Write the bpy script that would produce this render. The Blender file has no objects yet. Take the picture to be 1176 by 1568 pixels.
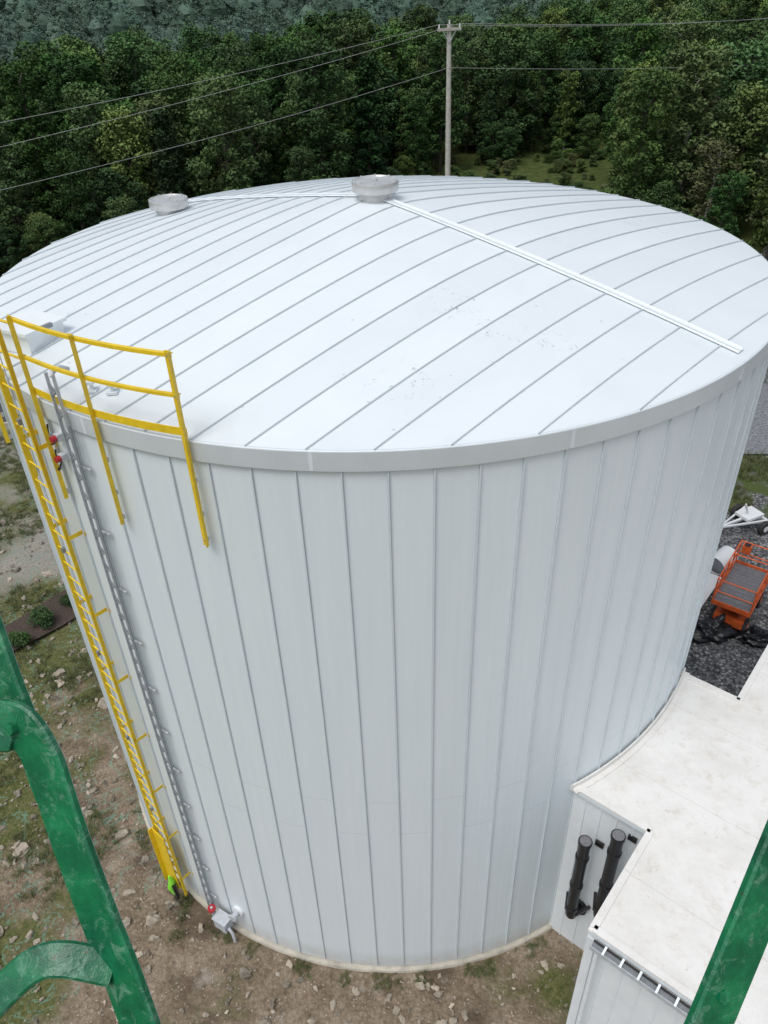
import bpy, math, random
import numpy as np
from mathutils import Vector, Matrix, noise
random.seed(7); rng=np.random.default_rng(11)
S=bpy.context.scene; ROOT=S.collection
S.view_settings.view_transform='Standard'; S.view_settings.look='None'; S.view_settings.exposure=0
R=7.0; H=12.547; AP=13.673
def domez(x,y):
    q=math.hypot(x,y)/R; return H+(AP-H)*(.76*(1-q)+.24*(1-q*q))
def pol(az,r,z=0.0): a=math.radians(az); return Vector((r*math.cos(a),r*math.sin(a),z))

# ---------------- materials ----------------
def new_mat(name):
    m=bpy.data.materials.new(name); m.use_nodes=True
    nt=m.node_tree; b=nt.nodes['Principled BSDF']; return m,nt,b
def N(nt,t,**kw):
    n=nt.nodes.new(t)
    for k,v in kw.items(): setattr(n,k,v)
    return n
def L(nt,a,b): nt.links.new(a,b)
def pos(nt):
    return N(nt,'ShaderNodeNewGeometry').outputs['Position']
def noise_n(nt,scale,detail=4,rough=.55,vec=None,dist=0):
    n=N(nt,'ShaderNodeTexNoise'); n.inputs['Scale'].default_value=scale; n.inputs['Detail'].default_value=detail
    n.inputs['Roughness'].default_value=rough; n.inputs['Distortion'].default_value=dist
    L(nt,vec if vec is not None else pos(nt),n.inputs['Vector']); return n.outputs['Fac']
def ramp(nt,fac,stops):
    r=N(nt,'ShaderNodeValToRGB'); e=r.color_ramp.elements
    while len(e)<len(stops): e.new(.5)
    for el,(p,c) in zip(e,stops):
        el.position=p; el.color=(c[0],c[1],c[2],1) if hasattr(c,'__len__') else (c,c,c,1)
    L(nt,fac,r.inputs[0]); return r.outputs[0]
def mix(nt,fac,a,b,mode='MIX'):
    m=N(nt,'ShaderNodeMix',data_type='RGBA',blend_type=mode)
    for s,v in ((m.inputs[0],fac),(m.inputs[6],a),(m.inputs[7],b)):
        if isinstance(v,(int,float)): s.default_value=v
        elif isinstance(v,tuple): s.default_value=(v[0],v[1],v[2],1)
        else: L(nt,v,s)
    return m.outputs[2]
def math_n(nt,op,a,b=None,c=None):
    m=N(nt,'ShaderNodeMath',operation=op)
    for i,v in enumerate((a,b,c)):
        if v is None: continue
        if isinstance(v,(int,float)): m.inputs[i].default_value=v
        else: L(nt,v,m.inputs[i])
    return m.outputs[0]
def maprange(nt,s,a,b_):
    mr=N(nt,'ShaderNodeMapRange'); L(nt,s,mr.inputs[0]); mr.inputs[1].default_value=a; mr.inputs[2].default_value=b_; return mr.outputs[0]
def bump(nt,b,h,strength=.3,dist=.02):
    n=N(nt,'ShaderNodeBump'); n.inputs['Strength'].default_value=strength; n.inputs['Distance'].default_value=dist
    L(nt,h,n.inputs['Height']); L(nt,n.outputs[0],b.inputs['Normal'])
def simple(name,col,rough=.5,metal=0,var=.12,scale=3,bmp=0,spec=.5,rnd=0):
    m,nt,b=new_mat(name)
    f=noise_n(nt,scale,5,.6)
    c=ramp(nt,f,[(.3,tuple(x*(1-var) for x in col)),(.7,tuple(min(1,x*(1+var)) for x in col))])
    if rnd:
        oi=N(nt,'ShaderNodeObjectInfo'); c=mix(nt,1.0,c,ramp(nt,oi.outputs['Random'],[(0,(1-rnd,1-rnd,1-rnd*1.05)),(1,(1+rnd,1+rnd*.97,1+rnd*.9))]),'MULTIPLY')
    L(nt,c,b.inputs['Base Color']); b.inputs['Roughness'].default_value=rough; b.inputs['Metallic'].default_value=metal
    b.inputs['Specular IOR Level'].default_value=spec
    if bmp: bump(nt,b,noise_n(nt,scale*12,4),bmp,.01)
    return m

def mat_wall():
    m,nt,b=new_mat('tank_wall_paint')
    tc=pos(nt); sep=N(nt,'ShaderNodeSeparateXYZ'); L(nt,tc,sep.inputs[0])
    ang=math_n(nt,'ARCTAN2',sep.outputs[1],sep.outputs[0])
    k=math_n(nt,'FLOOR',math_n(nt,'ADD',math_n(nt,'MULTIPLY',ang,80/(2*math.pi)),20-.067))
    wn=N(nt,'ShaderNodeTexWhiteNoise',noise_dimensions='1D'); L(nt,k,wn.inputs['W'])
    cmb=N(nt,'ShaderNodeCombineXYZ'); L(nt,math_n(nt,'MULTIPLY',ang,30),cmb.inputs[0]); L(nt,math_n(nt,'MULTIPLY',sep.outputs[2],.22),cmb.inputs[1])
    st=noise_n(nt,1.5,5,.6,cmb.outputs[0])
    c=ramp(nt,st,[(.25,(.705,.778,.812)),(.75,(.755,.825,.855))])
    c=mix(nt,1.0,c,ramp(nt,wn.outputs[0],[(0,.965),(1,1.0)]),'MULTIPLY')
    par=math_n(nt,'MODULO',math_n(nt,'ABSOLUTE',k),2)
    lev=math_n(nt,'ADD',4.85,math_n(nt,'MULTIPLY',par,.9))
    dz=math_n(nt,'ABSOLUTE',math_n(nt,'SUBTRACT',sep.outputs[2],lev))
    line=math_n(nt,'LESS_THAN',dz,.010)
    c=mix(nt,math_n(nt,'MULTIPLY',line,.22),c,(.35,.38,.4))
    # rib foot line: shadow beside every rib painted into the wall colour
    fr=math_n(nt,'FRACT',math_n(nt,'ADD',math_n(nt,'MULTIPLY',ang,80/(2*math.pi)),40-.067))
    de=math_n(nt,'MINIMUM',fr,math_n(nt,'SUBTRACT',1.0,fr))
    c=mix(nt,math_n(nt,'MULTIPLY',math_n(nt,'LESS_THAN',de,.030),.45),c,(.33,.37,.40))
    d=math_n(nt,'MULTIPLY',math_n(nt,'SUBTRACT',1.0,math_n(nt,'MULTIPLY',sep.outputs[2],1.5)),noise_n(nt,4,5))
    dd=N(nt,'ShaderNodeClamp'); L(nt,d,dd.inputs[0])
    c=mix(nt,dd.outputs[0],c,(.35,.3,.24))
    L(nt,c,b.inputs['Base Color']); b.inputs['Roughness'].default_value=.40
    w=math_n(nt,'SINE',math_n(nt,'MULTIPLY',ang,80*5))
    h=math_n(nt,'ADD',math_n(nt,'MULTIPLY',w,.25),math_n(nt,'MULTIPLY',st,.6))
    bump(nt,b,h,.15,.01)
    return m
def mat_roof():
    m,nt,b=new_mat('tank_roof_paint')
    f=noise_n(nt,1.1,6,.6)
    p=pos(nt)
    sp_=N(nt,'ShaderNodeSeparateXYZ'); L(nt,p,sp_.inputs[0])
    o=math_n(nt,'ADD',math_n(nt,'MULTIPLY',sp_.outputs[0],math.cos(math.radians(-44))),math_n(nt,'MULTIPLY',sp_.outputs[1],math.sin(math.radians(-44))))
    k=math_n(nt,'FLOOR',math_n(nt,'DIVIDE',math_n(nt,'SUBTRACT',o,4.2-.61*20),.61))
    wn=N(nt,'ShaderNodeTexWhiteNoise',noise_dimensions='1D'); L(nt,k,wn.inputs['W'])
    c=ramp(nt,f,[(.3,(.755,.818,.845)),(.7,(.795,.855,.88))])
    c=mix(nt,1.0,c,ramp(nt,wn.outputs[0],[(0,.955),(1,1.0)]),'MULTIPLY')
    tot=None
    for (x,y,rad) in ((.2,-5.75,.55),(1.1,-3.9,.7),(1.6,-4.5,.5),(5.2,.3,.7),(.9,-2.9,.4),(2.4,-4.9,.35)):
        vd=N(nt,'ShaderNodeVectorMath',operation='DISTANCE'); L(nt,p,vd.inputs[0]); vd.inputs[1].default_value=(x,y,12.9)
        mr=maprange(nt,vd.outputs['Value'],rad,rad*.3)
        tot=mr if tot is None else math_n(nt,'MAXIMUM',tot,mr)
    fm=ramp(nt,noise_n(nt,11,5,.7,dist=1.8),[(.59,0.0),(.61,1.0)])
    fm2=ramp(nt,noise_n(nt,3.1,2),[(.44,0.0),(.54,1.0)])
    sc=math_n(nt,'MULTIPLY',math_n(nt,'MULTIPLY',fm,tot),fm2)
    c=mix(nt,math_n(nt,'MULTIPLY',sc,.8),c,(.06,.06,.06))
    v=N(nt,'ShaderNodeTexVoronoi'); v.inputs['Scale'].default_value=1.9; L(nt,p,v.inputs['Vector'])
    sp=math_n(nt,'LESS_THAN',v.outputs['Distance'],.04)
    c=mix(nt,math_n(nt,'MULTIPLY',sp,.35),c,(.3,.3,.28))
    c=mix(nt,ramp(nt,noise_n(nt,.7,7,.7,dist=.5),[(.60,0.0),(.78,.15)]),c,(.50,.50,.47))
    L(nt,c,b.inputs['Base Color']); b.inputs['Roughness'].default_value=.33
    bump(nt,b,noise_n(nt,2.2,3),.18,.03)
    return m
def mat_ground():
    m,nt,b=new_mat('ground_soil')
    p=pos(nt); sep=N(nt,'ShaderNodeSeparateXYZ'); L(nt,p,sep.inputs[0]); X,Y=sep.outputs[0],sep.outputs[1]
    big=noise_n(nt,.35,6,.65); mid=noise_n(nt,1.3,9,.72); fine=noise_n(nt,14,8,.75)
    dirt=ramp(nt,mid,[(.28,(.12,.088,.062)),(.5,(.265,.208,.15)),(.72,(.42,.35,.275))])
    dirt=mix(nt,.8,dirt,ramp(nt,fine,[(.35,(.42,.41,.39)),(.62,(1.15,1.13,1.1))]),'MULTIPLY')
    v=N(nt,'ShaderNodeTexVoronoi'); v.inputs['Scale'].default_value=16; L(nt,p,v.inputs['Vector'])
    peb=math_n(nt,'LESS_THAN',v.outputs['Distance'],.26)
    sepc=N(nt,'ShaderNodeSeparateColor'); L(nt,v.outputs['Color'],sepc.inputs[0])
    pebm=math_n(nt,'MULTIPLY',peb,math_n(nt,'GREATER_THAN',sepc.outputs[0],.68))
    dirt=mix(nt,pebm,dirt,ramp(nt,sepc.outputs[1],[(0,(.18,.155,.125)),(1,(.50,.455,.39))]))
    dirt=mix(nt,ramp(nt,noise_n(nt,.55,4,.6),[(.56,0.0),(.66,.8)]),dirt,(.095,.07,.05))
    dirt=mix(nt,ramp(nt,noise_n(nt,.8,5,.7),[(.60,0.0),(.72,.6)]),dirt,(.46,.42,.37))
    weed=ramp(nt,noise_n(nt,9,8,.8),[(.3,(.035,.055,.014)),(.5,(.115,.125,.045)),(.72,(.25,.225,.11))])
    wl=maprange(nt,X,-6.5,-13)
    wm=ramp(nt,math_n(nt,'ADD',math_n(nt,'MULTIPLY',wl,.26),big),[(.53,0.0),(.64,1.0)])
    c=mix(nt,wm,dirt,weed)
    pg=ramp(nt,noise_n(nt,.22,3),[(.45,0.0),(.55,1.0)])
    gm=math_n(nt,'MULTIPLY',math_n(nt,'MULTIPLY',maprange(nt,X,-8,-11),maprange(nt,Y,2.5,7)),pg)
    c=mix(nt,math_n(nt,'MULTIPLY',gm,.8),c,ramp(nt,fine,[(.35,(.24,.225,.20)),(.65,(.48,.45,.41))]))
    nl=math_n(nt,'ABSOLUTE',math_n(nt,'SUBTRACT',noise_n(nt,.8,5,.6,dist=.8),.5))
    nlm=math_n(nt,'MULTIPLY',math_n(nt,'LESS_THAN',nl,.008),maprange(nt,X,-4.5,-6))
    c=mix(nt,math_n(nt,'MULTIPLY',nlm,.6),c,(.17,.32,.24))
    gr=N(nt,'ShaderNodeTexVoronoi'); gr.inputs['Scale'].default_value=13; L(nt,p,gr.inputs['Vector'])
    g2=N(nt,'ShaderNodeSeparateColor'); L(nt,gr.outputs['Color'],g2.inputs[0])
    grav=mix(nt,1.0,ramp(nt,g2.outputs[0],[(0,(.095,.098,.103)),(.8,(.28,.285,.29)),(1,(.5,.5,.5))]),ramp(nt,gr.outputs['Distance'],[(.2,1.0),(.75,.35)]),'MULTIPLY')
    rm=math_n(nt,'MULTIPLY',maprange(nt,X,5.5,6.5),maprange(nt,Y,30,24))
    rm=math_n(nt,'MULTIPLY',rm,maprange(nt,Y,-4,-2))
    c=mix(nt,rm,c,grav)
    gy=maprange(nt,math_n(nt,'ADD',Y,math_n(nt,'MULTIPLY',big,8)),22,30)
    grass=ramp(nt,noise_n(nt,1.2,8,.75),[(.3,(.03,.05,.013)),(.55,(.08,.105,.03)),(.75,(.15,.155,.065))])
    c=mix(nt,gy,c,grass)
    gs=math_n(nt,'MULTIPLY',maprange(nt,math_n(nt,'ABSOLUTE',math_n(nt,'SUBTRACT',Y,10.5)),2.6,1.4),maprange(nt,X,8,9))
    gs=math_n(nt,'MULTIPLY',gs,ramp(nt,noise_n(nt,.9,5),[(.42,0.0),(.52,1.0)]))
    c=mix(nt,gs,c,(.08,.11,.035))
    L(nt,c,b.inputs['Base Color']); b.inputs['Roughness'].default_value=.95; b.inputs['Specular IOR Level'].default_value=.15
    h=math_n(nt,'ADD',math_n(nt,'MULTIPLY',fine,.5),math_n(nt,'MULTIPLY',mid,1.0))
    h=math_n(nt,'ADD',h,math_n(nt,'MULTIPLY',gr.outputs['Distance'],-.3))
    bump(nt,b,h,.9,.08)
    return m
def mat_leaf(name,c0,c1,trans=0):
    m,nt,b=new_mat(name)
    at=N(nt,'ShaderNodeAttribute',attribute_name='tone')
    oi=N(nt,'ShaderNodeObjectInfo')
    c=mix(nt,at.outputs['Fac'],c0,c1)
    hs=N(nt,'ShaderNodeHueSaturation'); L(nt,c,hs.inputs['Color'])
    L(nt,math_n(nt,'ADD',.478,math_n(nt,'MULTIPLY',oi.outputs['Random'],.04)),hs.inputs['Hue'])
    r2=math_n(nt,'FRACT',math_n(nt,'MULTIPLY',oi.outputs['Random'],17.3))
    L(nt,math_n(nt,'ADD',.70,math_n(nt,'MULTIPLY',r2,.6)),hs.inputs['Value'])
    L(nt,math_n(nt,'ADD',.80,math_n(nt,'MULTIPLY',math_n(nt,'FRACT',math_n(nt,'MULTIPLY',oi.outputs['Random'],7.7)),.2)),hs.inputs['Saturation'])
    L(nt,hs.outputs[0],b.inputs['Base Color']); b.inputs['Roughness'].default_value=.7; b.inputs['Specular IOR Level'].default_value=.12
    return m
def mat_green():
    m,nt,b=new_mat('green_paint')
    f=noise_n(nt,22,8,.7); g=noise_n(nt,90,5,.7)
    c=ramp(nt,f,[(.3,(.0,.065,.03)),(.55,(.003,.155,.06)),(.72,(.02,.25,.10))])
    w=ramp(nt,noise_n(nt,48,7,.8,dist=.8),[(.53,0.0),(.64,1.0)])
    c=mix(nt,math_n(nt,'MULTIPLY',w,.5),c,(.20,.36,.27))
    rs=ramp(nt,noise_n(nt,34,7,.8),[(.63,0.0),(.67,1.0)])
    c=mix(nt,rs,c,(.09,.05,.03))
    L(nt,c,b.inputs['Base Color']); b.inputs['Roughness'].default_value=.33
    bump(nt,b,g,.6,.002); return m
def mat_membrane():
    m,nt,b=new_mat('roof_membrane')
    f=noise_n(nt,.9,7,.65); g=noise_n(nt,4,7,.75)
    c=ramp(nt,f,[(.3,(.68,.665,.625)),(.6,(.79,.78,.75))])
    c=mix(nt,ramp(nt,g,[(.52,0.0),(.76,.6)]),c,(.54,.48,.38))
    v=N(nt,'ShaderNodeTexVoronoi'); v.inputs['Scale'].default_value=1.5; L(nt,pos(nt),v.inputs['Vector'])
    c=mix(nt,ramp(nt,v.outputs['Distance'],[(.03,.8),(.08,0.0)]),c,(.28,.23,.17))
    s2=ramp(nt,noise_n(nt,15,4,.7,dist=.8),[(.62,0.0),(.68,.55)])
    c=mix(nt,math_n(nt,'MULTIPLY',s2,ramp(nt,noise_n(nt,1.7,2),[(.47,0.0),(.62,1.0)])),c,(.38,.31,.23))
    sp=N(nt,'ShaderNodeSeparateXYZ'); L(nt,pos(nt),sp.inputs[0])
    o=math_n(nt,'ADD',math_n(nt,'MULTIPLY',sp.outputs[0],.6494),math_n(nt,'MULTIPLY',sp.outputs[1],.7604))
    fr=math_n(nt,'FRACT',math_n(nt,'DIVIDE',math_n(nt,'ADD',o,20.7),1.9))
    ln=math_n(nt,'LESS_THAN',fr,.010)
    c=mix(nt,math_n(nt,'MULTIPLY',ln,.3),c,(.45,.42,.38))
    L(nt,c,b.inputs['Base Color']); b.inputs['Roughness'].default_value=.7
    bump(nt,b,math_n(nt,'ADD',noise_n(nt,2.0,5),math_n(nt,'MULTIPLY',math_n(nt,'LESS_THAN',fr,.05),.15)),.5,.06); return m
M={}
M['wall']=mat_wall(); M['roof']=mat_roof(); M['ground']=mat_ground(); M['green']=mat_green(); M['memb']=mat_membrane()
M['trim']=simple('white_trim',(.70,.76,.79),.42,var=.04,scale=2)
M['rib']=simple('seam_metal',(.63,.695,.725),.42,var=.05)
M['strip']=simple('ridge_strip',(.84,.89,.91),.35,var=.04)
M['rseam']=simple('roof_seam',(.58,.635,.66),.42,var=.05)
M['vent']=simple('vent_metal',(.62,.62,.61),.32,.55,var=.12,scale=5)
M['yellow']=simple('safety_yellow',(.80,.56,.02),.42,var=.12,scale=8)
M['galv']=simple('galvanised',(.50,.53,.56),.5,.1,var=.15,scale=12)
M['galvd']=simple('dull_zinc',(.27,.29,.31),.5,.3,var=.15,scale=12)
M['dark']=simple('black_plastic',(.015,.015,.017),.3,var=.3)
M['red']=simple('red_paint',(.40,.02,.03),.4)
M['conc']=simple('concrete',(.45,.42,.35),.9,var=.25,scale=4,bmp=.3)
M['bwall']=simple('building_cladding',(.76,.80,.82),.5,var=.04)
M['orange']=simple('orange_paint',(.72,.13,.03),.45,var=.2,scale=6)
M['grate']=simple('steel_deck',(.20,.20,.21),.6,.3,var=.25,scale=15)
M['rubber']=simple('tyre_rubber',(.03,.03,.03),.8)
M['bag']=simple('black_tarp',(.012,.013,.015),.3,var=.4,scale=6,bmp=.4)
M['wood']=simple('pole_wood',(.46,.44,.40),.85,var=.2,scale=5,bmp=.3)
M['wire']=simple('wire_metal',(.32,.33,.32),.6,var=.05)
M['asph']=simple('asphalt',(.06,.062,.066),.9,var=.25,scale=20,bmp=.3)
M['gravel']=simple('grey_gravel',(.19,.20,.21),.95,var=.6,scale=9,bmp=.8)
M['hivis']=simple('hivis_fabric',(.25,.75,.05),.7)
M['rock']=simple('rock',(.31,.27,.22),.9,var=.4,scale=3,bmp=.5,rnd=.45)
M['bark']=simple('bark',(.10,.085,.07),.9,var=.3,scale=6,bmp=.4)
M['birch']=simple('birch_bark',(.38,.36,.32),.8,var=.35,scale=8,bmp=.2)
M['whitep']=simple('white_plastic',(.72,.74,.75),.5,var=.05)
M['mulch']=simple('mulch',(.07,.05,.04),.95,var=.4,scale=14,bmp=.8)
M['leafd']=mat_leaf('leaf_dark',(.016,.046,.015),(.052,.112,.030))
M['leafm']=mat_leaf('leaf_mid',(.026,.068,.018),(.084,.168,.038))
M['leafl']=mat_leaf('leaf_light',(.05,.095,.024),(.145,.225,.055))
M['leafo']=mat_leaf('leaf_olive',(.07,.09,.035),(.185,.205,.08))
M['leafh']=mat_leaf('leaf_haze_tint',(.062,.112,.082),(.100,.162,.118))  # hill foliage with bluish distance haze mixed into its colour
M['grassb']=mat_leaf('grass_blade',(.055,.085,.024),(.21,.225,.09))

# ---------------- mesh builder ----------------
class MB:
    def __init__(s): s.v=[]; s.f=[]; s.m=[]; s.mats=[]; s.sm=[]
    def mi(s,k):
        if k not in s.mats: s.mats.append(k)
        return s.mats.index(k)
    def add(s,vs,fs,k,smooth=False):
        o=len(s.v); s.v+= [tuple(v) for v in vs]; i=s.mi(k)
        for f in fs: s.f.append([a+o for a in f]); s.m.append(i); s.sm.append(smooth)
    def box(s,c,sz,k,rot=None):
        c=Vector(c); vs=[]
        for dx in(-.5,.5):
            for dy in(-.5,.5):
                for dz in(-.5,.5):
                    q=Vector((dx*sz[0],dy*sz[1],dz*sz[2]))
                    if rot: q=rot@q
                    vs.append(c+q)
        s.add(vs,[(0,1,3,2),(4,6,7,5),(0,4,5,1),(2,3,7,6),(0,2,6,4),(1,5,7,3)],k)
    def beam(s,a,b,w,h,k,up=Vector((0,0,1))):
        a=Vector(a);b=Vector(b);d=(b-a); l=d.length; d.normalize()
        sd=d.cross(up)
        if sd.length<1e-4: sd=d.cross(Vector((1,0,0)))
        sd.normalize(); u=sd.cross(d)
        rot=Matrix((d,sd,u)).transposed(); s.box((a+b)/2,(l,w,h),k,rot)
    def tube(s,pts,r,k,n=8,cap=True,rs=None):
        pts=[Vector(p) for p in pts]; vs=[];m=len(pts); prev=None
        for i,p in enumerate(pts):
            t=(pts[min(i+1,m-1)]-pts[max(i-1,0)]).normalized()
            if prev is None:
                a=Vector((0,0,1)) if abs(t.z)<.9 else Vector((1,0,0)); x=t.cross(a).normalized()
            else: x=(prev-t*prev.dot(t)).normalized()
            prev=x; y=t.cross(x); rr=rs[i] if rs else r
            for j in range(n):
                q=2*math.pi*j/n; vs.append(p+x*math.cos(q)*rr+y*math.sin(q)*rr)
        fs=[(i*n+j,i*n+(j+1)%n,(i+1)*n+(j+1)%n,(i+1)*n+j) for i in range(m-1) for j in range(n)]
        s.add(vs,fs,k,True)
        if cap: s.add(vs[:n],[tuple(range(n))[::-1]],k); s.add(vs[-n:],[tuple(range(n))],k)
    def sweep(s,pts,nrm,w,t,k,bev=.003,smooth=False):
        pts=[Vector(p) for p in pts]; m=len(pts); vs=[]
        prof=[(-w/2+bev,-t/2),(w/2-bev,-t/2),(w/2,-t/2+bev),(w/2,t/2-bev),(w/2-bev,t/2),(-w/2+bev,t/2),(-w/2,t/2-bev),(-w/2,-t/2+bev)]
        for i,p in enumerate(pts):
            tg=(pts[min(i+1,m-1)]-pts[max(i-1,0)]).normalized()
            nn=nrm[i] if isinstance(nrm,list) else nrm
            sd=tg.cross(nn).normalized(); u=sd.cross(tg)
            for a,b in prof: vs.append(p+sd*a+u*b)
        n=8
        fs=[(i*n+j,i*n+(j+1)%n,(i+1)*n+(j+1)%n,(i+1)*n+j) for i in range(m-1) for j in range(n)]
        s.add(vs,fs,k,smooth)
        s.add(vs[:n],[tuple(range(n))[::-1]],k); s.add(vs[-n:],[tuple(range(n))],k)
    def lathe(s,c,prof,k,n=48,smooth=True):
        c=Vector(c);vs=[]
        for r,z in prof:
            for j in range(n):
                q=2*math.pi*j/n; vs.append(c+Vector((r*math.cos(q),r*math.sin(q),z)))
        fs=[(i*n+j,i*n+(j+1)%n,(i+1)*n+(j+1)%n,(i+1)*n+j) for i in range(len(prof)-1) for j in range(n)]
        s.add(vs,fs,k,smooth)
    def obj(s,name,parent=None,coll=None,sharp=None):
        me=bpy.data.meshes.new(name); me.from_pydata(s.v,[],s.f)
        for k in s.mats: me.materials.append(M[k])
        me.polygons.foreach_set('material_index',s.m); me.polygons.foreach_set('use_smooth',s.sm)
        me.update()
        if sharp: me.set_sharp_from_angle(angle=math.radians(sharp))
        o=bpy.data.objects.new(name,me); (coll or ROOT).objects.link(o)
        if parent: o.parent=parent
        return o
def empty(name,loc=(0,0,0)):
    o=bpy.data.objects.new(name,None); o.location=loc; ROOT.objects.link(o); o.empty_display_size=.5; return o
def smooth_path(ctrl,n=8):
    P=[Vector(c) for c in ctrl]; out=[]
    for i in range(len(P)-1):
        p0=P[max(i-1,0)];p1=P[i];p2=P[i+1];p3=P[min(i+2,len(P)-1)]
        for j in range(n):
            t=j/n; out.append(.5*((2*p1)+(p2-p0)*t+(2*p0-5*p1+4*p2-p3)*t*t+(3*p1-p0-3*p2+p3)*t**3))
    out.append(P[-1]); return out

# ---------------- tank ----------------
tank=empty('storage_tank')
b=MB(); b.lathe((0,0,0),[(R,0.10),(R,4),(R,8),(R,H)],'wall',320); b.obj('wall',tank)
b=MB(); b.lathe((0,0,0),[(R+.09,-.3),(R+.09,.05),(R+.07,.08),(R-.05,.08)],'conc',160); b.obj('foundation_ring',tank)
b=MB()
for k in range(80):
    az=-89.7+4.5*k; a=math.radians(az); rot=Matrix.Rotation(a,3,'Z')
    b.box(pol(az,R+.016,(H+.1)/2),(.032,.018,H-.2),'rib',rot)
b.obj('wall_ribs',tank)
b=MB(); b.lathe((0,0,0),[(R-.02,H-.27),(R+.045,H-.28),(R+.05,H-.265),(R+.055,H-.01),(R+.06,H+.008),(R+.03,H+.012),(R-.1,H+.012)],'trim',200)
for j in range(14):
    az=-97+j*25.7; b.box(pol(az,R+.052,H-.135),(.008,.05,.25),'trim',Matrix.Rotation(math.radians(az),3,'Z'))
b.obj('roof_fascia',tank)
b=MB()
nr,na=40,160; vs=[Vector((0,0,AP+.01))];fs=[]
for i in range(1,nr+1):
    r=R*i/nr*1.004
    for j in range(na):
        q=2*math.pi*j/na; x,y=r*math.cos(q),r*math.sin(q); vs.append((x,y,domez(x,y)+.02))
for j in range(na): fs.append((0,1+j,1+(j+1)%na))
for i in range(nr-1):
    for j in range(na): fs.append((1+i*na+j,1+(i+1)*na+j,1+(i+1)*na+(j+1)%na,1+i*na+(j+1)%na))
b.add(vs,fs,'roof',True); b.obj('cone_roof',tank)
SA=math.radians(-44.0); sd=Vector((math.cos(SA),math.sin(SA),0)); pd=Vector((-math.sin(SA),math.cos(SA),0))
b=MB()
k0=4.2
for i in range(-20,6):
    o=k0+.61*i
    if abs(o)>6.95: continue
    hl=math.sqrt((R+.045)**2-o*o)
    pts=[]; n=40
    for j in range(n+1):
        t=-hl+2*hl*j/n; q=sd*o+pd*t; pts.append(Vector((q.x,q.y,domez(q.x,q.y)+.030)))
    b.sweep(pts,Vector((0,0,1)),.014,.032,'rseam',.002)
b.obj('roof_seams',tank)
b=MB()
pts=[];
for j in range(61):
    t=-6.90+13.8*j/60; q=sd*t; pts.append(Vector((q.x,q.y,domez(q.x,q.y)+.048)))
b.sweep(pts,Vector((0,0,1)),.18,.022,'strip',.005)
b.sweep([p+Vector((0,0,.018))+pd*.055 for p in pts],Vector((0,0,1)),.016,.016,'strip',.003)
b.sweep([p+Vector((0,0,.018))-pd*.055 for p in pts],Vector((0,0,1)),.016,.016,'rseam',.003)
b.obj('ridge_strip',tank)
for (x,y,r) in ((0,0,.42),(-4.40,2.6,.41)):
    z=domez(x,y)+.02
    b=MB(); b.lathe((x,y,z),[(r*.72,-.12),(r*.72,.10),(r*.80,.11),(r*.98,.115),(r,.13),(r,.27),(r*.99,.285),(r*.95,.29),(r*.93,.275),(0.001,.285)],'vent',48)
    for j in range(8):
        q=2*math.pi*j/8; b.box((x+r*.85*math.cos(q),y+r*.85*math.sin(q),z+.3),(.03,.03,.02),'galv')
    b.lathe((x,y,z),[(.05,.28),(.05,.31),(.001,.315)],'galv',16)
    b.obj('roof_vent',tank,sharp=35)
b=MB(); hz=domez(-5.15,-3.75); rt=Matrix.Rotation(math.radians(-30),3,'Z')
b.box((-5.15,-3.75,hz+.12),(.66,.66,.30),'strip',rt); b.box((-5.15,-3.75,hz+.30),(.76,.76,.05),'strip',rt); b.box((-4.83,-3.93,hz+.31),(.06,.2,.06),'galvd',rt)
b.obj('roof_hatch',tank)
b=MB()
for (x,y) in ((-3.80,-5.42),(-3.5,-5.52)):
    z=domez(x,y); b.tube([(x,y,z),(x,y,z+.13)],.025,'trim'); b.box((x,y,z+.15),(.09,.09,.04),'trim'); b.box((x,y,z+.04),(.14,.14,.03),'trim')
b.obj('roof_anchors',tank)

# yellow guardrail
rail=empty('yellow_guardrail')
b=MB()
for az in (-109.3,-120.4,-130.0,-137.2,-148):
    rot=Matrix.Rotation(math.radians(az),3,'Z')
    b.box(pol(az,R+.10,(11.02+13.72)/2),(.012,.075,2.70),'yellow',rot)
    b.box(pol(az,R+.132,(11.02+13.72)/2)+rot@Vector((0,.034,0)),(.052,.008,2.70),'yellow',rot)
    for z in (11.1,11.5,12.0): b.box(pol(az,R+.075,z),(.045,.05,.06),'galv',rot)
    for z in (13.16,13.66,11.1): b.box(pol(az,R+.11,z),(.014,.03,.03),'galvd',rot)
b.obj('posts',rail)
b=MB()
def arc(a0,a1,r,z,n=24): return [pol(a0+(a1-a0)*i/n,r,z) for i in range(n+1)]
for z,w in ((13.66,.05),(13.16,.045)):
    for a0,a1 in ((-109.0,-130.2),(-137,-148)):
        pts=arc(a0,a1,R+.09,z); b.sweep(pts,[Vector((p.x,p.y,0)).normalized() for p in pts],w,.012,'yellow',.002)
        pts=arc(a0,a1,R+.07,z+w/2-.005); b.sweep(pts,Vector((0,0,1)),.04,.010,'yellow',.002)
for a0,a1 in ((-109.0,-130.2),(-137,-148)):
    pts=arc(a0,a1,R+.085,12.69); b.sweep(pts,[Vector((p.x,p.y,0)).normalized() for p in pts],.11,.008,'yellow',.002)
b.obj('rails',rail)
b=MB()
for z in (13.62,13.15): b.tube([pol(-130.2,R+.12,z),pol(-133.6,R+.16,z),pol(-137,R+.12,z)],.018,'yellow')
b.obj('gate',rail)
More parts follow.
